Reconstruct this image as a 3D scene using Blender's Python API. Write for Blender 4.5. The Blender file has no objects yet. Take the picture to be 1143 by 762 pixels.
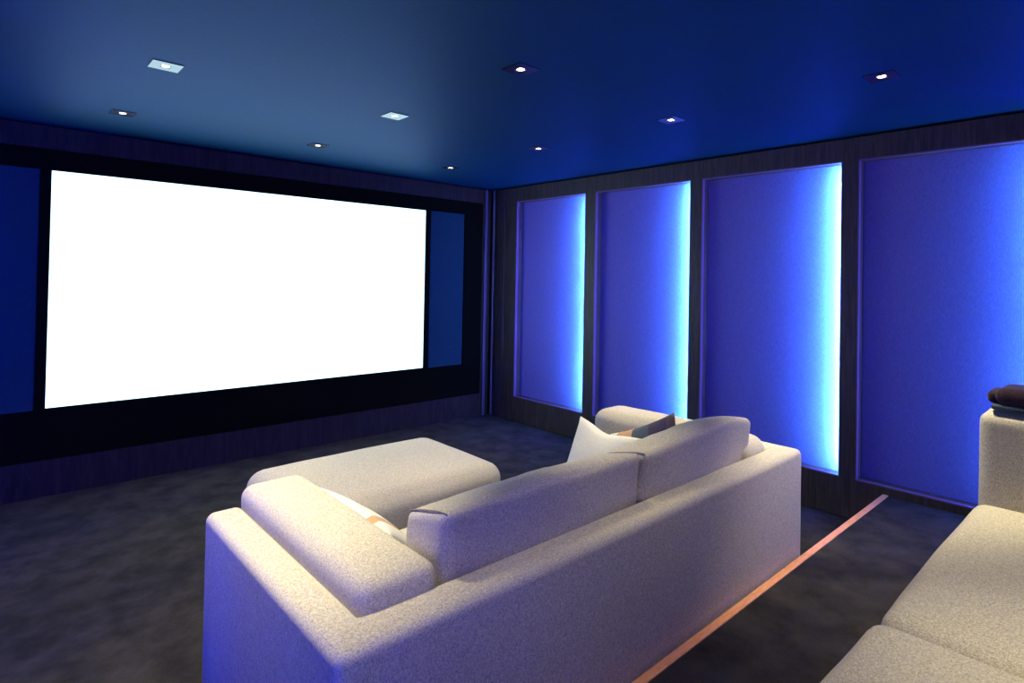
import bpy, bmesh, math, random
from mathutils import Vector, Matrix, noise
random.seed(7)
PI = math.pi
SC = bpy.context.scene
COL = SC.collection

# ------------------------------------------------------------------ camera
cam_data = bpy.data.cameras.new('camera')
cam = bpy.data.objects.new('camera', cam_data)
COL.objects.link(cam)
SC.camera = cam
F_PX, W_PX, H_PX = 651.16, 1143.0, 762.0
cam_data.sensor_fit = 'HORIZONTAL'
cam_data.sensor_width = 36.0
cam_data.lens = F_PX / W_PX * 36.0
cam_data.shift_y = -(H_PX / 2 - 300.36) / W_PX
cam_data.clip_start = 0.02
fw = Vector((0.670667, 0.741648, 0.012793))
rt = Vector((0.741423, -0.670783, 0.018492))
up = Vector((-0.022296, 0.002917, 0.999747))
m = Matrix((rt, up, -fw)).transposed().to_4x4()
m.translation = Vector((0, 0, 1.5938))
cam.matrix_world = m

# ------------------------------------------------------------------ colour management and world
SC.view_settings.view_transform = 'Standard'
SC.view_settings.look = 'None'
SC.view_settings.gamma = 1.0
SC.view_settings.use_curve_mapping = False
SC.view_settings.exposure = 0.0
world = bpy.data.worlds.new('world')
world.use_nodes = True
world.node_tree.nodes['Background'].inputs[0].default_value = (0.002, 0.003, 0.008, 1)
world.node_tree.nodes['Background'].inputs[1].default_value = 1.0
SC.world = world
SC.cycles.max_bounces = 6
SC.cycles.diffuse_bounces = 4
SC.cycles.sample_clamp_indirect = 4.0
SC.cycles.caustics_reflective = False
SC.cycles.caustics_refractive = False

# light levels
SCREEN_GLOW = (1.5, 2.25, 2.6)
LED_BLUE = (0.85, 0.25, 9.0)
ADDED_CYAN = (.5, 4.4, 6.6)  # added second glow, turns the blue cyan at the panels' bright edge
BLUE_POWER, CYAN_POWER = 31.0, 82.0
DOWN_COLOR = (1.0, 0.875, 0.58)
DOWN_POWER = 138.0

# room
XL, XR = -0.6, 4.39
YS, YB = 5.204, -1.75
H = 2.6
STEP_Y, STEP_Z = 1.20, 0.214

# ------------------------------------------------------------------ materials
def mat(name):
    m_ = bpy.data.materials.new(name)
    m_.use_nodes = True
    nt = m_.node_tree
    return m_, nt, nt.nodes['Principled BSDF']

def noise_color(nt, bsdf, c1, c2, scale=(10, 10, 10), detail=4, lo=.35, hi=.65, nscale=1.0):
    tc = nt.nodes.new('ShaderNodeTexCoord')
    mp = nt.nodes.new('ShaderNodeMapping')
    mp.inputs['Scale'].default_value = scale
    nz = nt.nodes.new('ShaderNodeTexNoise')
    nz.inputs['Scale'].default_value = nscale
    nz.inputs['Detail'].default_value = detail
    cr = nt.nodes.new('ShaderNodeValToRGB')
    cr.color_ramp.elements[0].position = lo
    cr.color_ramp.elements[0].color = (*c1, 1)
    cr.color_ramp.elements[1].position = hi
    cr.color_ramp.elements[1].color = (*c2, 1)
    nt.links.new(tc.outputs['Object'], mp.inputs['Vector'])
    nt.links.new(mp.outputs['Vector'], nz.inputs['Vector'])
    nt.links.new(nz.outputs['Fac'], cr.inputs['Fac'])
    nt.links.new(cr.outputs['Color'], bsdf.inputs['Base Color'])
    return tc, mp, nz, cr

def add_bump(nt, bsdf, sock, strength, dist):
    b = nt.nodes.new('ShaderNodeBump')
    b.inputs['Strength'].default_value = strength
    b.inputs['Distance'].default_value = dist
    nt.links.new(sock, b.inputs['Height'])
    nt.links.new(b.outputs['Normal'], bsdf.inputs['Normal'])
    return b

def plain(name, color, rough=.6, metal=0.0, spec=.5):
    m_, nt, b = mat(name)
    noise_color(nt, b, tuple(c * .92 for c in color), tuple(min(1, c * 1.06) for c in color), (30, 30, 30))
    b.inputs['Roughness'].default_value = rough
    b.inputs['Metallic'].default_value = metal
    b.inputs['Specular IOR Level'].default_value = spec
    return m_

def fabric(name, c1, c2, weave=260, bump=.5, sheen=.15, dist=.0015):
    """woven upholstery: two crossed thread directions plus slub noise"""
    m_, nt, b = mat(name)
    N = nt.nodes; L = nt.links
    tc = N.new('ShaderNodeTexCoord')
    def stretched(scale, det):
        mp = N.new('ShaderNodeMapping'); mp.inputs['Scale'].default_value = scale
        nz = N.new('ShaderNodeTexNoise'); nz.inputs['Scale'].default_value = 1; nz.inputs['Detail'].default_value = det
        L.new(tc.outputs['Object'], mp.inputs['Vector']); L.new(mp.outputs['Vector'], nz.inputs['Vector'])
        return nz.outputs['Fac']
    a = stretched((weave * .35, weave * .35, weave * 1.2), 2)
    c = stretched((weave, weave, weave * .2), 2)
    d = stretched((weave * .7, weave * .7, weave * .7), 1)
    mx = N.new('ShaderNodeMath'); mx.operation = 'ADD'
    L.new(a, mx.inputs[0]); L.new(c, mx.inputs[1])
    mx2 = N.new('ShaderNodeMath'); mx2.operation = 'ADD'
    L.new(mx.outputs[0], mx2.inputs[0]); L.new(d, mx2.inputs[1])
    mx3 = N.new('ShaderNodeMath'); mx3.operation = 'MULTIPLY'; mx3.inputs[1].default_value = 1 / 3
    L.new(mx2.outputs[0], mx3.inputs[0])
    cr = N.new('ShaderNodeValToRGB')
    cr.color_ramp.elements[0].position = .38; cr.color_ramp.elements[0].color = (*c1, 1)
    cr.color_ramp.elements[1].position = .60; cr.color_ramp.elements[1].color = (*c2, 1)
    L.new(mx3.outputs[0], cr.inputs['Fac'])
    L.new(cr.outputs['Color'], b.inputs['Base Color'])
    add_bump(nt, b, mx3.outputs[0], bump, dist)
    b.inputs['Roughness'].default_value = .92
    b.inputs['Specular IOR Level'].default_value = .15
    b.inputs['Sheen Weight'].default_value = sheen
    b.inputs['Sheen Roughness'].default_value = .5
    return m_

def wood(name, c1, c2, scale, rough=.5, spec=.4):
    m_, nt, b = mat(name)
    tc, mp, nz, cr = noise_color(nt, b, c1, c2, scale, 6, .35, .68)
    nz.inputs['Distortion'].default_value = 1.2
    b.inputs['Roughness'].default_value = rough
    b.inputs['Specular IOR Level'].default_value = spec
    add_bump(nt, b, nz.outputs['Fac'], .25, .002)
    return m_

def emitter(name, color, strength):
    m_ = bpy.data.materials.new(name)
    m_.use_nodes = True
    nt = m_.node_tree
    for n in list(nt.nodes):
        nt.nodes.remove(n)
    e = nt.nodes.new('ShaderNodeEmission')
    e.inputs[0].default_value = (*color, 1)
    e.inputs[1].default_value = strength
    o = nt.nodes.new('ShaderNodeOutputMaterial')
    nt.links.new(e.outputs[0], o.inputs[0])
    return m_

M = {}
M['sofa'] = fabric('beige_linen', (.33, .30, .245), (.74, .69, .575), 420, .7, .1, .001)
M['sofa_piping'] = plain('beige_piping', (.26, .23, .20), .9)
M['white_pillow'] = fabric('white_cotton', (.70, .68, .64), (.84, .82, .78), 330, .25)
M['wood'] = wood('dark_oak', (.055, .038, .027), (.105, .075, .054), (40, 40, 3))
M['wood_flat'] = wood('dark_stained_oak', (.020, .011, .0055), (.036, .021, .011), (36, 36, 3.0), .75, .12)
M['lining'] = plain('painted_metal_lining', (.22, .12, .20), .45, .0)
M['bead'] = plain('bronze_bead', (.12, .06, .10), .35, .3)
M['black'] = plain('black_felt', (.005, .005, .0022), .95, 0, .0)
M['ceiling'] = plain('navy_satin_ceiling_paint', (.007, .048, .085), .56, .38, .5)
M['ceiling'].node_tree.nodes['Principled BSDF'].inputs['Specular Tint'].default_value = (.04, .45, 1, 1)
M['nosing'] = wood('copper_nosing', (.62, .25, .10), (.85, .38, .17), (14, 120, 40), .4, .5)
M['masking'] = fabric('blue_speaker_cloth', (.008, .028, .026), (.011, .038, .036), 200, .2, 0)
M['throw'] = fabric('dark_plum_wool', (.012, .006, .010), (.034, .015, .024), 160, .8)
M['throw_blue'] = fabric('slate_wool', (.03, .045, .07), (.07, .09, .12), 160, .8)
M['trim_glass'] = plain('dark_glass_trim', (.010, .014, .045), .20, 0, .5)
M['trim_glass'].node_tree.nodes['Principled BSDF'].inputs['IOR'].default_value = 2.6
M['screen'] = emitter('projected_white_image', SCREEN_GLOW, 1.0)
M['led_blue'] = emitter('blue_led', LED_BLUE, BLUE_POWER)
M['led_blue_left'] = emitter('deep_blue_led', (.12, .12, 9.0), BLUE_POWER * 1.0)
M['added_cyan_left'] = emitter('dim_added_cyan_glow', ADDED_CYAN, CYAN_POWER * .15)
M['added_cyan'] = emitter('added_cyan_glow', ADDED_CYAN, CYAN_POWER)
M['lens'] = emitter('warm_lamp_lens', (1.0, .86, .62), 9.0)

# acoustic panel cloth with a soft vertical slub
def panel_cloth():
    m_, nt, b = mat('acoustic_panel_cloth')
    tc, mp, nz, cr = noise_color(nt, b, (.20, .15, .54), (.27, .20, .66), (260, 260, 60), 3)
    b.inputs['Roughness'].default_value = .95
    b.inputs['Specular IOR Level'].default_value = .1
    add_bump(nt, b, nz.outputs['Fac'], .5, .002)
    return m_
M['panel'] = panel_cloth()

def carpet():
    m_, nt, b = mat('charcoal_carpet')
    N = nt.nodes; L = nt.links
    tc = N.new('ShaderNodeTexCoord')
    big = N.new('ShaderNodeTexNoise'); big.inputs['Scale'].default_value = 5.5; big.inputs['Detail'].default_value = 7
    big.inputs['Roughness'].default_value = .62; big.inputs['Distortion'].default_value = .1
    fine = N.new('ShaderNodeTexNoise'); fine.inputs['Scale'].default_value = 300; fine.inputs['Detail'].default_value = 2
    L.new(tc.outputs['Object'], big.inputs['Vector']); L.new(tc.outputs['Object'], fine.inputs['Vector'])
    a = N.new('ShaderNodeMath'); a.operation = 'MULTIPLY_ADD'; a.inputs[1].default_value = .4
    L.new(fine.outputs['Fac'], a.inputs[0])
    s = N.new('ShaderNodeMath'); s.operation = 'MULTIPLY'; s.inputs[1].default_value = .8
    L.new(big.outputs['Fac'], s.inputs[0]); L.new(s.outputs[0], a.inputs[2])
    cr = N.new('ShaderNodeValToRGB')
    cr.color_ramp.elements[0].position = .40; cr.color_ramp.elements[0].color = (.010, .010, .010, 1)
    cr.color_ramp.elements[1].position = .76; cr.color_ramp.elements[1].color = (.046, .042, .033, 1)
    L.new(a.outputs[0], cr.inputs['Fac']); L.new(cr.outputs['Color'], b.inputs['Base Color'])
    b.inputs['Roughness'].default_value = 1
    b.inputs['Specular IOR Level'].default_value = .05
    add_bump(nt, b, fine.outputs['Fac'], .8, .004)
    return m_
M['carpet'] = carpet()

def striped_pillow_mat():
    """bands across the pillow: plum brown, slate blue, tan"""
    m_, nt, b = mat('banded_pillow_cloth')
    N = nt.nodes; L = nt.links
    tc = N.new('ShaderNodeTexCoord'); sp = N.new('ShaderNodeSeparateXYZ')
    L.new(tc.outputs['Object'], sp.inputs[0])
    mr = N.new('ShaderNodeMapRange'); mr.inputs['From Min'].default_value = -.23; mr.inputs['From Max'].default_value = .23
    L.new(sp.outputs['Y'], mr.inputs['Value'])
    cr = N.new('ShaderNodeValToRGB'); cr.color_ramp.interpolation = 'CONSTANT'
    e = cr.color_ramp.elements
    cols = [(0, (.70, .68, .64)), (.14, (.48, .28, .16)), (.40, (.055, .075, .10)), (.66, (.045, .028, .06)), (.90, (.08, .055, .055))]
    e[0].position = cols[0][0]; e[0].color = (*cols[0][1], 1)
    e[1].position = cols[1][0]; e[1].color = (*cols[1][1], 1)
    for p, c in cols[2:]:
        q = e.new(p); q.color = (*c, 1)
    L.new(mr.outputs[0], cr.inputs['Fac']); L.new(cr.outputs['Color'], b.inputs['Base Color'])
    b.inputs['Roughness'].default_value = .7
    nz = N.new('ShaderNodeTexNoise'); nz.inputs['Scale'].default_value = 260
    L.new(tc.outputs['Object'], nz.inputs['Vector'])
    add_bump(nt, b, nz.outputs['Fac'], .3, .001)
    return m_
M['banded'] = striped_pillow_mat()

def tan_patch_mat():
    """white cotton with one tan band near an edge"""
    m_, nt, b = mat('white_pillow_tan_band')
    N = nt.nodes; L = nt.links
    tc = N.new('ShaderNodeTexCoord'); sp = N.new('ShaderNodeSeparateXYZ')
    L.new(tc.outputs['Object'], sp.inputs[0])
    mr = N.new('ShaderNodeMapRange'); mr.inputs['From Min'].default_value = -.23; mr.inputs['From Max'].default_value = .23
    L.new(sp.outputs['X'], mr.inputs['Value'])
    cr = N.new('ShaderNodeValToRGB'); cr.color_ramp.interpolation = 'CONSTANT'
    e = cr.color_ramp.elements
    e[0].position = 0; e[0].color = (.74, .73, .70, 1)
    e[1].position = .22; e[1].color = (.52, .33, .19, 1)
    q = e.new(.32); q.color = (.74, .73, .70, 1)
    L.new(mr.outputs[0], cr.inputs['Fac']); L.new(cr.outputs['Color'], b.inputs['Base Color'])
    b.inputs['Roughness'].default_value = .85
    return m_
M['tan_pillow'] = tan_patch_mat()

# ------------------------------------------------------------------ helpers
def obj(name, bm, material, parent=None, smooth=False, loc=None):
    me = bpy.data.meshes.new(name)
    bmesh.ops.recalc_face_normals(bm, faces=bm.faces)
    bm.to_mesh(me); bm.free()
    for mm in (material if isinstance(material, (list, tuple)) else [material]):
        me.materials.append(mm)
    if smooth:
        for p in me.polygons:
            p.use_smooth = True
    o = bpy.data.objects.new(name, me)
    COL.objects.link(o)
    if parent:
        o.parent = parent
    if loc:
        o.location = loc
    return o

def struct(name, bm, material, smooth=False):
    o = obj(name, bm, material, None, smooth)
    o['kind'] = 'structure'
    return o

def tag(o, label, cat, group=None):
    o['label'] = label; o['category'] = cat
    if group:
        o['group'] = group
    return o

def thing(name, label, cat, loc=(0, 0, 0), rot=(0, 0, 0), group=None):
    o = bpy.data.objects.new(name, None)
    o.empty_display_size = .1
    COL.objects.link(o)
    o.location = loc; o.rotation_euler = rot
    return tag(o, label, cat, group)

def box(bm, x0, x1, y0, y1, z0, z1):
    vs = [bm.verts.new((x, y, z)) for z in (z0, z1) for x, y in ((x0, y0), (x1, y0), (x1, y1), (x0, y1))]
    for f in ((0, 3, 2, 1), (4, 5, 6, 7), (0, 1, 5, 4), (1, 2, 6, 5), (2, 3, 7, 6), (3, 0, 4, 7)):
        bm.faces.new([vs[i] for i in f])
    return vs

def NB():
    return bmesh.new()

def bevel_all(bm, w, seg=2):
    bmesh.ops.bevel(bm, geom=list(bm.edges), offset=w, segments=seg, profile=.5, affect='EDGES', clamp_overlap=True)
    return bm

def tube(bm, pts, r, closed=False, n=6):
    pts = [Vector(p) for p in pts]
    rings = []
    N_ = len(pts)
    for i, p in enumerate(pts):
        if closed:
            t = pts[(i + 1) % N_] - pts[(i - 1) % N_]
        else:
            t = pts[min(i + 1, N_ - 1)] - pts[max(i - 1, 0)]
        t.normalize()
        a = t.cross(Vector((0, 0, 1)))
        if a.length < .1:
            a = t.cross(Vector((0, 1, 0)))
        a.normalize(); b = t.cross(a)
        rings.append([bm.verts.new(p + a * math.cos(2 * PI * k / n) * r + b * math.sin(2 * PI * k / n) * r) for k in range(n)])
    for i in range(N_ if closed else N_ - 1):
        A, B = rings[i], rings[(i + 1) % N_]
        if closed and i == N_ - 1:
            # align ring start to avoid twisting
            k0 = min(range(n), key=lambda k: (A[0].co - B[k].co).length)
            B = B[k0:] + B[:k0]
        for k in range(n):
            bm.faces.new((A[k], A[(k + 1) % n], B[(k + 1) % n], B[k]))
    if not closed:
        bm.faces.new(rings[0]); bm.faces.new(rings[-1])

def soft_box(sx, sy, sz, r, bulge=(0, 0, 0), n=20, wrinkle=0.0, seed=0, warp=None, wfreq=3.0):
    """upholstered block: rounded box (half sizes sx, sy, sz) whose faces swell by bulge and carry soft wrinkles"""
    bm = bmesh.new()
    def lin(k):
        a = -1 + 2 * k / n
        return math.copysign(1 - (1 - abs(a)) ** 1.6, a)     # denser towards the edges
    vmap = {}
    def V(i, j, k):
        key = (i, j, k)
        if key not in vmap:
            vmap[key] = bm.verts.new((lin(i), lin(j), lin(k)))
        return vmap[key]
    for a in range(n):
        for b in range(n):
            for s in (0, n):
                bm.faces.new((V(a, b, s), V(a + 1, b, s), V(a + 1, b + 1, s), V(a, b + 1, s)))
                bm.faces.new((V(a, s, b), V(a + 1, s, b), V(a + 1, s, b + 1), V(a, s, b + 1)))
                bm.faces.new((V(s, a, b), V(s, a + 1, b), V(s, a + 1, b + 1), V(s, a, b + 1)))
    off = Vector((seed * 13.1, seed * 7.7, seed * 3.3))
    for v in bm.verts:
        u = v.co.copy()
        p = Vector((u.x * sx, u.y * sy, u.z * sz))
        inner = Vector((max(-(sx - r), min(sx - r, p.x)), max(-(sy - r), min(sy - r, p.y)), max(-(sz - r), min(sz - r, p.z))))
        d = p - inner
        if d.length > 1e-7:
            p = inner + d.normalized() * r
            if d.length < r * .2:
                pass
        fx, fy, fz = (max(0, 1 - abs(q_) ** 2.4) ** 1.7 for q_ in u)
        p.x += math.copysign(bulge[0] * max(0, fy * fz) * abs(u.x) ** 3, u.x)
        p.y += math.copysign(bulge[1] * max(0, fx * fz) * abs(u.y) ** 3, u.y)
        p.z += math.copysign(bulge[2] * max(0, fx * fy) * abs(u.z) ** 3, u.z)
        if wrinkle:
            nn = (p - Vector((0, 0, 0))).normalized()
            w = noise.noise(p * wfreq + off) + .45 * noise.noise(p * wfreq * 2.7 + off)
            p += nn * w * wrinkle
        if warp:
            p = warp(p, u)
        v.co = p
    return bm

# ------------------------------------------------------------------ room shell
b = NB(); box(b, XL - .1, XR + .1, STEP_Y, YS + .1, -.1, 0)
struct('floor', b, M['carpet'])
b = NB(); box(b, XL - .1, XR + .1, YB - .1, STEP_Y - .035, -.1, STEP_Z)
struct('floor', b, M['carpet'])
# nosing strip along the platform edge
b = NB(); box(b, XL, XR, STEP_Y - .035, STEP_Y, 0, STEP_Z + .004)
bevel_all(b, .002, 1)
o = struct('trim_1', b, M['nosing'])
b = NB(); box(b, XL - .1, XR + .1, YB - .1, YS + .1, H, H + .1)
struct('ceiling', b, M['ceiling'])
b = NB(); box(b, XL, XR, YB - .1, YB, 0, H)
struct('wall_back', b, M['wood_flat'])

PT, PB = 2.428, 0.268           # top and bottom of the panel openings
PANELS = [(3.793, 4.787), (2.638, 3.656), (1.469, 2.522), (0.315, 1.358), (-.85, .20)]
DEP = .086
def side_wall(name, X, s):
    """panelled timber wall: rails and stiles standing proud of the lit panels; s=+1 right wall, -1 left wall"""
    def bx(bm, d0, d1, y0, y1, z0, z1):
        xs = sorted((X + s * d0, X + s * d1)); box(bm, xs[0], xs[1], y0, y1, z0, z1)
    b = NB()
    bx(b, DEP + .012, DEP + .05, YB, YS + .05, 0, H)                       # backing
    bx(b, 0, DEP + .012, YB, YS + .03, PT, H - .014)                       # top rail
    bx(b, 0, DEP + .012, YB, YS + .03, 0, PB)                              # bottom rail
    # stiles: a thin face whose edge hides the light strips, and a narrower body behind it
    prev, cut = YS + .03, 0.0
    for y0, y1 in PANELS:
        bx(b, 0, .012, y1, prev, PB, PT)
        bx(b, .012, DEP + .012, y1, prev - cut, PB, PT)
        prev, cut = y0, .034
    bx(b, 0, .012, YB, prev, PB, PT)
    bx(b, .012, DEP + .012, YB, prev - cut, PB, PT)
    struct(name, b, M['wood'])
    # reveal lining of each opening: far jamb, sill and head
    b = NB()
    for y0, y1 in PANELS:
        bx(b, -.003, .028, y1 - .003, y1 + .004, PB - .004, PT + .004)
        bx(b, -.003, .028, y0 - .004, y1, PB - .006, PB + .002)
        bx(b, -.003, .028, y0 - .004, y1, PT - .002, PT + .006)
    return b
struct('trim_2', side_wall('wall_right', XR, 1), M['lining'])
struct('trim_3', side_wall('wall_left', XL, -1), M['lining'])
# slim vertical beads in the far right corner
b = NB(); box(b, XR - .012, XR - .001, 4.975, 4.990, PB, PT); bevel_all(b, .003, 2)
struct('trim_4', b, M['bead'])
b = NB(); box(b, XR - .030, XR - .001, 5.150, 5.172, 0.0, H - .014); bevel_all(b, .004, 2)
struct('trim_5', b, M['lining'])
b = NB(); box(b, 4.262, 4.300, YS - .020, YS - .001, 0.0, H - .014); bevel_all(b, .005, 2)
struct('trim_6', b, M['bead'])

# lit wall panels
ORD = ['farthest from the camera, next to the screen corner', 'second from the screen corner', 'third from the screen corner, behind the beige sofa end', 'nearest the camera, beside the raised platform', 'behind the camera']
for side, X, s in (('right', XR, 1), ('left', XL, -1)):
    for i, (y0, y1) in enumerate(PANELS):
        yc = (y0 + y1) / 2
        t = thing('wall_panel', 'blue backlit cloth panel in the %s wall, %s' % (side, ORD[i]), 'wall panel', (X + s * (DEP + .006), yc, PB), (0, 0, 0), 'backlit cloth panels along the %s wall' % side)
        w = (y1 - y0)
        b = NB(); box(b, -.005, .005, -w / 2 - .032, w / 2 - .004, .003, PT - PB - .003)
        obj('cloth_face', b, M['panel'], t)
        b = NB(); box(b, -.015, .015, 0, .002, .03, PT - PB - .03)
        bmesh.ops.rotate(b, verts=b.verts, cent=(0, 0, 0), matrix=Matrix.Rotation(-s * math.radians(40), 3, 'Z'))
        bmesh.ops.translate(b, verts=b.verts, vec=(-s * .030, -w / 2 - .023, 0))
        l = obj('light_strip', b, M['led_blue'] if s > 0 else M['led_blue_left'], t); l['label'] = 'blue light strip facing across the panel'
        x = -s * (DEP + .006 - .0135)
        b = NB(); box(b, x - .0010, x + .0010, -w / 2 - .016, -w / 2 - .001, .03, PT - PB - .03)  # added emitter beside the blue strip, for the cyan edge only
        l = obj('light_strip', b, M['added_cyan'] if s > 0 else M['added_cyan_left'], t); l['label'] = 'added pale cyan strip tinting the bright edge of the cloth'

# screen wall
b = NB()
box(b, XL, XR, YS, YS + .06, PT, H - .014)
box(b, XL, XR, YS, YS + .06, 0, .252)
box(b, XL, -.44, YS, YS + .06, .252, PT)
box(b, 4.243, XR, YS, YS + .06, .252, PT)
box(b, XL, XR, YS + .06, YS + .10, 0, H)
struct('wall_front', b, M['wood_flat'])
t = thing('projection_screen', 'huge glowing white cinema screen in a black frame on the front wall', 'screen', (1.90, YS, .252))
SX0, SX1, SZ0, SZ1 = .337, 3.470, .612, 2.281
def ring(bm, x0, x1, z0, z1, X0, X1, Z0, Z1, y0, y1):
    box(bm, X0, X1, y0, y1, Z0, z0); box(bm, X0, X1, y0, y1, z1, Z1)
    box(bm, X0, x0, y0, y1, z0, z1); box(bm, x1, X1, y0, y1, z0, z1)
b = NB()
FX0, FX1 = -.44, 4.243
Y0, Y1 = YS + .004, YS + .055
LX0, LX1, RX0, RX1 = -.185, .274, 3.530, 3.985
LZ0, LZ1 = .602, 2.284
box(b, FX0, FX1, Y0, Y1, .252, LZ0); box(b, FX0, FX1, Y0, Y1, LZ1, PT)
box(b, FX0, LX0, Y0, Y1, LZ0, LZ1); box(b, RX1, FX1, Y0, Y1, LZ0, LZ1)
box(b, LX1, SX0, Y0, Y1, LZ0, LZ1); box(b, SX1, RX0, Y0, Y1, LZ0, LZ1)
box(b, SX0, SX1, Y0, Y1, LZ0, SZ0); box(b, SX0, SX1, Y0, Y1, SZ1, LZ1)
o = obj('masking_frame', b, M['black'], t); o.location = (-1.90, -YS, -.252)
b = NB(); box(b, SX0, SX1, YS + .018, YS + .030, SZ0, SZ1)
o = obj('screen_surface', b, M['screen'], t); o.location = (-1.90, -YS, -.252)
for x0, x1, w in ((LX0, LX1, 'left'), (RX0, RX1, 'right')):
    b = NB(); box(b, x0, x1, YS + .014, YS + .034, LZ0, LZ1); bevel_all(b, .003, 1)
    o = obj('speaker_cloth', b, M['masking'], t); o.location = (-1.90, -YS, -.252)
    o['label'] = 'dark blue cloth strip on the %s of the white screen' % w

# ------------------------------------------------------------------ recessed ceiling lights
LAMPS = {(.64, 3.277): 'shining as a bright square, nearest the left edge',
         (.638, 4.465): 'with blue trim, leftmost beside the screen wall',
         (1.908, 3.245): 'shining as a bright square, middle of the ceiling',
         (1.926, 4.434): 'small and blue trimmed, close above the middle of the screen top',
         (3.204, 4.423): 'smallest and darkest, by the corner of the screen and panel walls',
         (1.905, 2.071): 'with a dark trim, above the backs of the front sofa cushions',
         (3.19, 3.246): 'small with a dark trim, before the panels nearest the corner',
         (3.184, 2.055): 'with a violet blue trim, before the second and third wall panels',
         (3.21, .90): 'with a yellowish glow, nearest the right edge above the platform',
         (.64, 2.07): 'above the left arm of the front sofa, outside the picture',
         (.64, .90): 'above the left end of the platform, outside the picture',
         (1.905, .90): 'above the platform walkway, outside the picture',
         (1.905, -.30): 'above the rear sofa back, outside the picture',
         (3.21, -.30): 'above the rear right corner, outside the picture'}
POW = {(.64, 2.07): 2.1, (.64, .90): .42, (1.905, .90): .45, (3.21, .90): 1.7, (1.905, 2.071): .9, (3.184, 2.055): 1.5,
       (1.905, -.30): 1.0, (3.21, -.30): .5, (.64, 3.277): 1.2, (1.908, 3.245): 1.2}
SIZE = .132
def downlight(x, y, label, power):
    t = thing('recessed_ceiling_light', 'square recessed ceiling light ' + label, 'ceiling light', (x, y, H), (0, 0, 0), 'recessed lights in the blue ceiling')
    b = NB()
    h, q = SIZE / 2, .021
    z0, z1 = -.004, -.0005
    ring(b, -q, q, -q, q, -h, h, -h, h, 0, 1)     # placeholder axes, remapped below
    for v in b.verts:
        v.co = Vector((v.co.x, v.co.z, z0 if v.co.y < .5 else z1))
    obj('trim_plate', b, M['trim_glass'], t)
    b = NB()
    bmesh.ops.create_cone(b, cap_ends=True, segments=24, radius1=.018, radius2=.018, depth=.002, matrix=Matrix.Translation((0, 0, -.0018)))
    obj('lamp_lens', b, M['lens'], t)
    ld = bpy.data.lights.new('lamp_light', 'SPOT')
    ld.energy = DOWN_POWER * power; ld.color = DOWN_COLOR
    ld.spot_size = math.radians(60); ld.spot_blend = .95; ld.shadow_soft_size = .022
    lo = bpy.data.objects.new('lamp_light', ld); COL.objects.link(lo); lo.parent = t; lo.location = (0, 0, -.030)
for (x, y), lab in LAMPS.items():
    downlight(x, y, lab, POW.get((x, y), .6))

# ------------------------------------------------------------------ sofas
def frame_parts(parent, x0, x1, y0, y1, z1, ta, tb, r=.035):
    """upholstered U of two arms and a back, mitred at the rear corners; local coordinates"""
    z0 = .02
    pts = [(x0, y0), (x1, y0), (x1, y1), (x1 - ta, y1), (x1 - ta, y0 + tb), (x0 + ta, y0 + tb), (x0 + ta, y1), (x0, y1)]
    bm = bmesh.new()
    bot = [bm.verts.new((x, y, z0)) for x, y in pts]
    top = [bm.verts.new((x, y, z1)) for x, y in pts]
    bm.faces.new(bot[::-1]); bm.faces.new(top)
    for i in range(8):
        j = (i + 1) % 8
        bm.faces.new((bot[i], bot[j], top[j], top[i]))
    bm.normal_update()
    es = [e for e in bm.edges if (e.verts[0].co.z > z0 + .01 or e.verts[1].co.z > z0 + .01)
          and not (abs(e.verts[0].co.x - e.verts[1].co.x) < 1e-6 and abs(e.verts[0].co.y - e.verts[1].co.y) < 1e-6
                   and (e.verts[0].co.x, e.verts[0].co.y) in ((0, 0),))]
    bmesh.ops.bevel(bm, geom=es, offset=r, segments=5, profile=.5, affect='EDGES', clamp_overlap=True)
    me = bpy.data.meshes.new('tmp'); bm.to_mesh(me); bm.free()
    cxm = (x0 + x1) / 2
    n1 = Vector((-tb, ta, 0)).normalized()       # keeps the back side of the left mitre when negative
    n2 = Vector((tb, ta, 0)).normalized()
    out = []
    def cut(planes, name):
        bm = bmesh.new(); bm.from_mesh(me)
        for co, no in planes:
            g = list(bm.verts) + list(bm.edges) + list(bm.faces)
            res = bmesh.ops.bisect_plane(bm, geom=g, plane_co=co, plane_no=no, clear_outer=True)
            eds = [e for e in res['geom_cut'] if isinstance(e, bmesh.types.BMEdge)]
            bmesh.ops.holes_fill(bm, edges=eds, sides=0)
        o = obj(name, bm, M['sofa'], parent, smooth=True)
        m_ = o.modifiers.new('edge', 'EDGE_SPLIT'); m_.split_angle = math.radians(50)
        return o
    L0, R0 = Vector((x0, y0, 0)), Vector((x1, y0, 0))
    # left mitre runs from (x0,y0) to (x0+ta,y0+tb)
    cut([(L0, n1), (R0, n2)], 'back_frame')
    cut([(L0, -n1), (Vector((cxm, 0, 0)), Vector((1, 0, 0)))], 'arm_frame')
    cut([(R0, -n2), (Vector((cxm, 0, 0)), Vector((-1, 0, 0)))], 'arm_frame')
    bpy.data.meshes.remove(me)

def seam_loop(parent, cx, sy, sz, r, name='piping', rad=.0022, warp=None):
    """welt running round a cushion side at x = cx"""
    b = NB()
    pts = []
    for a0, ox, oz in ((0, sy - r, sz - r), (PI / 2, -(sy - r), sz - r), (PI, -(sy - r), -(sz - r)), (1.5 * PI, sy - r, -(sz - r))):
        for k in range(7):
            a = a0 + k * PI / 12
            pts.append(Vector((cx, ox + math.cos(a) * (r + .0004), oz + math.sin(a) * (r + .0004))))
    if warp:
        pts = [warp(p, None) for p in pts]
    tube(b, pts, rad, closed=True, n=5)
    return obj(name, b, M['sofa_piping'], parent, smooth=True)

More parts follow.
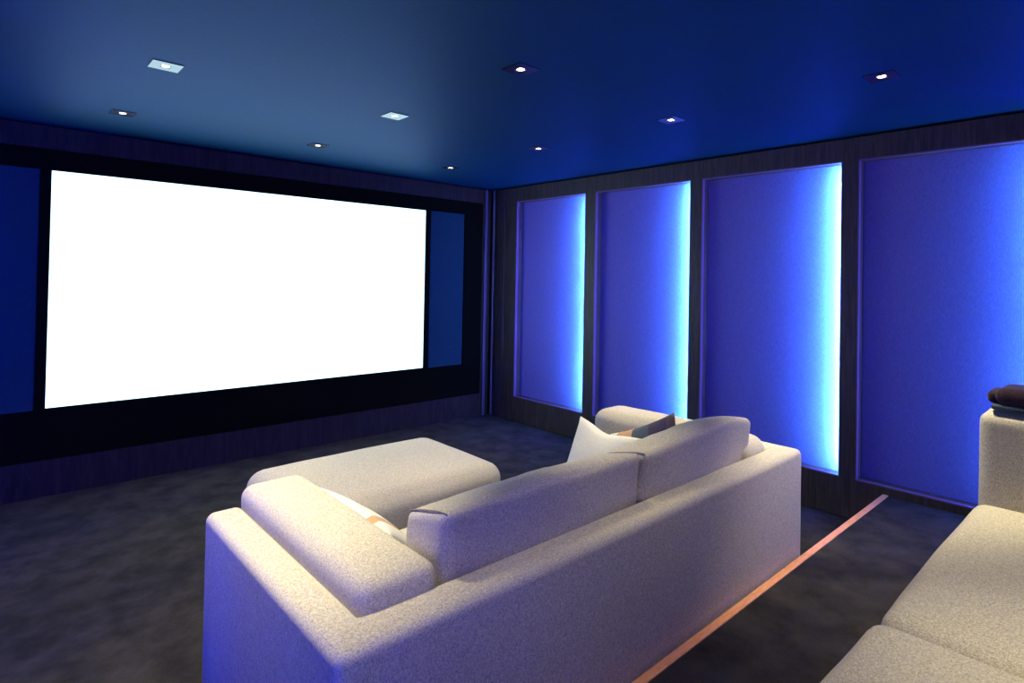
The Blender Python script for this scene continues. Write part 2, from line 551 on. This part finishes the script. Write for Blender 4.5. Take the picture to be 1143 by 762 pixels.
# ---- front sofa, on the lower floor
fs = thing('sofa', 'big beige linen sofa in the middle, seen from behind, facing the white screen', 'sofa', (1.87, 1.74, 0))
FX, FY = 1.87, 1.74
def L(x, y, z=0):
    return (x - FX, y - FY, z)
X0, X1, SY0, SY1, SH = .60, 3.145, 1.218, 2.275, .735
frame_parts(fs, X0 - FX, X1 - FX, SY0 - FY, SY1 - FY, SH, .125, .135, .030)
b = soft_box((X1 - X0) / 2 - .128, .445, .13, .02, n=8)
obj('seat_base', b, M['sofa'], fs, True, L(FX, 1.80, .16))
for x in (X0 + .07, X1 - .07):
    for y in (SY0 + .07, SY1 - .07):
        b = NB(); bmesh.ops.create_cone(b, cap_ends=True, segments=16, radius1=.02, radius2=.025, depth=.024, matrix=Matrix.Translation(L(x, y, .012)))
        obj('foot', b, M['black'], fs)
for k, (xa, xb) in enumerate(((.955, 1.865), (1.875, 2.79))):
    b = soft_box((xb - xa) / 2, .385, .085, .045, (0, .01, .012), 18, .004, 3 + k)
    obj('seat_cushion', b, M['sofa'], fs, True, L((xa + xb) / 2, 1.90, .378))
# arm cushions: upright slabs along the inside of the arms, standing above them
def arm_cushion(xa, xb, z1, seed, ya=1.335, yb=2.305, tall=.40, rr=.045):
    h = tall / 2
    b = soft_box((xb - xa) / 2, (yb - ya) / 2, h, rr, (.004, .008, .012), 24, .004, seed)
    return obj('arm_cushion', b, M['sofa'], fs, True, L((xa + xb) / 2, (ya + yb) / 2, z1 - h))
arm_cushion(.722, .965, .800, 11)
arm_cushion(2.745, 3.02, .805, 12, rr=.075)
# back cushions
def back_cushion(xa, xb, ya, yb, z0, z1, seed, lean=.0, tilt=0.0):
    sx, sy, sz = (xb - xa) / 2, (yb - ya) / 2, (z1 - z0) / 2
    def warp(p, u):
        q = p.copy()
        q.z += tilt * (p.x / sx) * (1 if p.z > 0 else 0)
        if p.z > 0:                       # front of the crown rolls forward and down
            q.z -= .055 * max(0, (p.y / sy + 1) / 2) * (p.z / sz)
        if tilt and p.z > 0:              # right end of the crown slumps
            q.z -= .050 * max(0, p.x / sx) ** 4
        q.y -= lean * p.z
        return q
    b = soft_box(sx, sy, sz, .034, (.010, .022, .022), 30, .009, seed, warp, 5.0)
    o = obj('back_cushion', b, M['sofa'], fs, True, L((xa + xb) / 2, (ya + yb) / 2, (z0 + z1) / 2))
    return o, (sx, sy, sz), warp
bc, (sx, sy, sz), wp = back_cushion(.985, 1.925, 1.365, 1.585, .46, .922, 21, .10, .0)
def top_seam(o, x, sy, sz, wp, name='piping'):
    b = NB()
    pts = []
    for k in range(13):
        yy = -sy + .016 + (2 * sy - .032) * k / 12
        pts.append(wp(Vector((x, yy, sz - .001 - .016 * abs(yy / sy) ** 4)), None))
    tube(b, pts, .0026, n=5)
    return obj(name, b, M['sofa_piping'], o, True)
top_seam(bc, -sx + .012, sy, sz, wp)
bc2, (sx, sy, sz), wp = back_cushion(1.945, 2.845, 1.365, 1.595, .46, .936, 22, .10, .024)
top_seam(bc2, -sx + .012, sy, sz, wp)
top_seam(bc2, sx - .02, sy, sz, wp)

# ---- ottoman
ot = thing('ottoman', 'large beige square ottoman between the sofa and the white screen', 'ottoman', (1.775, 3.12, 0))
b = soft_box(.64, .44, .205, .10, (.016, .016, .036), 26, .004, 31)
obj('cushion_body', b, M['sofa'], ot, True, (0, 0, .243))
for sx_ in (-.5, .5):
    for sy_ in (-.33, .33):
        b = NB(); bmesh.ops.create_cone(b, cap_ends=True, segments=16, radius1=.02, radius2=.025, depth=.045, matrix=Matrix.Translation((sx_, sy_, .0225)))
        obj('foot', b, M['black'], ot)

# ---- rear sofa on the platform
rs = thing('sofa', 'beige linen sofa on the raised platform at the lower right, only partly in view', 'sofa', (1.9, 0, STEP_Z))
RX, RY = 1.9, 0.0
RS0, RS1 = .165, 3.645
frame_parts(rs, RS0 - RX, RS1 - RX, -.53, .50, .72, .125, .135, .030)
b = soft_box((RS1 - RS0) / 2 - .128, .44, .13, .02, n=8)
obj('seat_base', b, M['sofa'], rs, True, (0, .03, .16))
for x in (RS0 + .07, RS1 - .07):
    for y in (-.46, .43):
        b = NB(); bmesh.ops.create_cone(b, cap_ends=True, segments=16, radius1=.02, radius2=.025, depth=.024, matrix=Matrix.Translation((x - RX, y, .012)))
        obj('foot', b, M['black'], rs)
for k, (xa, xb, dz) in enumerate(((.56, 1.885, .006), (1.895, 3.24, 0))):
    b = soft_box((xb - xa) / 2, .42, .09, .055, (.004, .012, .022), 26, .005, 41 + k)
    obj('seat_cushion', b, M['sofa'], rs, True, ((xa + xb) / 2 - RX, .115 + .006 * (1 - k), .355 + dz))
for xa, xb, sd in ((.30, .555, 51), (3.245, 3.51, 52)):
    b = soft_box((xb - xa) / 2, .43, .27, .045, (.004, .008, .010), 24, .005, sd)
    obj('arm_cushion', b, M['sofa'], rs, True, ((xa + xb) / 2 - RX, .095, .557))
for k, (xa, xb) in enumerate(((.56, 1.885), (1.895, 3.24))):
    b = soft_box((xb - xa) / 2, .105, .21, .05, (.01, .02, .02), 20, .006, 61 + k)
    obj('back_cushion', b, M['sofa'], rs, True, ((xa + xb) / 2 - RX, -.30, .66))

# ---- rolled throw on the arm of the rear sofa
th = thing('folded_throw', 'dark plum throw rolled on the arm of the rear sofa at the right edge', 'throw', (3.38, .28, 1.056))
b = soft_box(.125, .215, .012, .011, (0, 0, .002), 14, .004, 71)
o = obj('lower_fold', b, M['throw_blue'], th, True, (.0, -.01, .012)); o['label'] = 'slate blue underside fold'
b = soft_box(.115, .20, .036, .034, (.002, .004, .006), 18, .007, 72)
obj('rolled_fold', b, M['throw'], th, True, (-.005, -.01, .058))
b = soft_box(.085, .02, .026, .018, (.002, .002, .004), 10, .004, 73)
obj('end_fold', b, M['throw'], th, True, (-.02, .200, .050))

# ------------------------------------------------------------------ throw pillows
def pillow(name, label, material, size, thick, centre, normal, upv, spin=0.0, chop=0.0, seed=0):
    n = 26
    bm = bmesh.new()
    h = size / 2
    grid = {}
    for side in (1, -1):
        for i in range(n + 1):
            for j in range(n + 1):
                u, v = -1 + 2 * i / n, -1 + 2 * j / n
                edge = i in (0, n) or j in (0, n)
                if edge and side == -1:
                    grid[(side, i, j)] = grid[(1, i, j)]; continue
                x = h * u * (1 - .07 * (1 - v * v)); y = h * v * (1 - .07 * (1 - u * u))
                y -= chop * h * math.exp(-(u / .45) ** 2) * max(0, v) ** 2
                prof = max(0, (1 - u ** 2) * (1 - v ** 2)) ** .42
                w = noise.noise(Vector((u * 2 + seed, v * 2, side * 3))) * .10
                z = side * thick / 2 * prof * (1 + w)
                grid[(side, i, j)] = bm.verts.new((x, y, z))
    for side in (1, -1):
        for i in range(n):
            for j in range(n):
                f = [grid[(side, i, j)], grid[(side, i + 1, j)], grid[(side, i + 1, j + 1)], grid[(side, i, j + 1)]]
                bm.faces.new(f if side == 1 else f[::-1])
    o = obj(name, bm, material, None, True)
    zz = Vector(normal).normalized()
    yy = Vector(upv); yy = (yy - zz * yy.dot(zz)).normalized(); xx = yy.cross(zz)
    R = Matrix((xx, yy, zz)).transposed() @ Matrix.Rotation(spin, 3, 'Z')
    M4 = R.to_4x4(); M4.translation = Vector(centre)
    o.matrix_world = M4
    return tag(o, label, 'pillow', 'loose throw pillows on the front sofa')
pillow('throw_pillow', 'white throw pillow with a pointed corner, against the right arm of the front sofa', M['white_pillow'], .47, .13,
       (2.50, 2.045, .555), (-1, 0.10, .35), (0, 0, 1), -.05, .10, 1)
pillow('throw_pillow', 'throw pillow with dark plum, slate and tan bands behind the right back cushion', M['banded'], .46, .12,
       (2.60, 1.79, .610), (-1, .15, .30), (0, 0, 1), -1.1, .0, 2)
pillow('throw_pillow', 'white throw pillow with a tan band, lying against the left arm of the front sofa', M['tan_pillow'], .46, .13,
       (1.12, 1.96, .595), (1, .05, .9), (-1, 0, 1), .2, .0, 3)
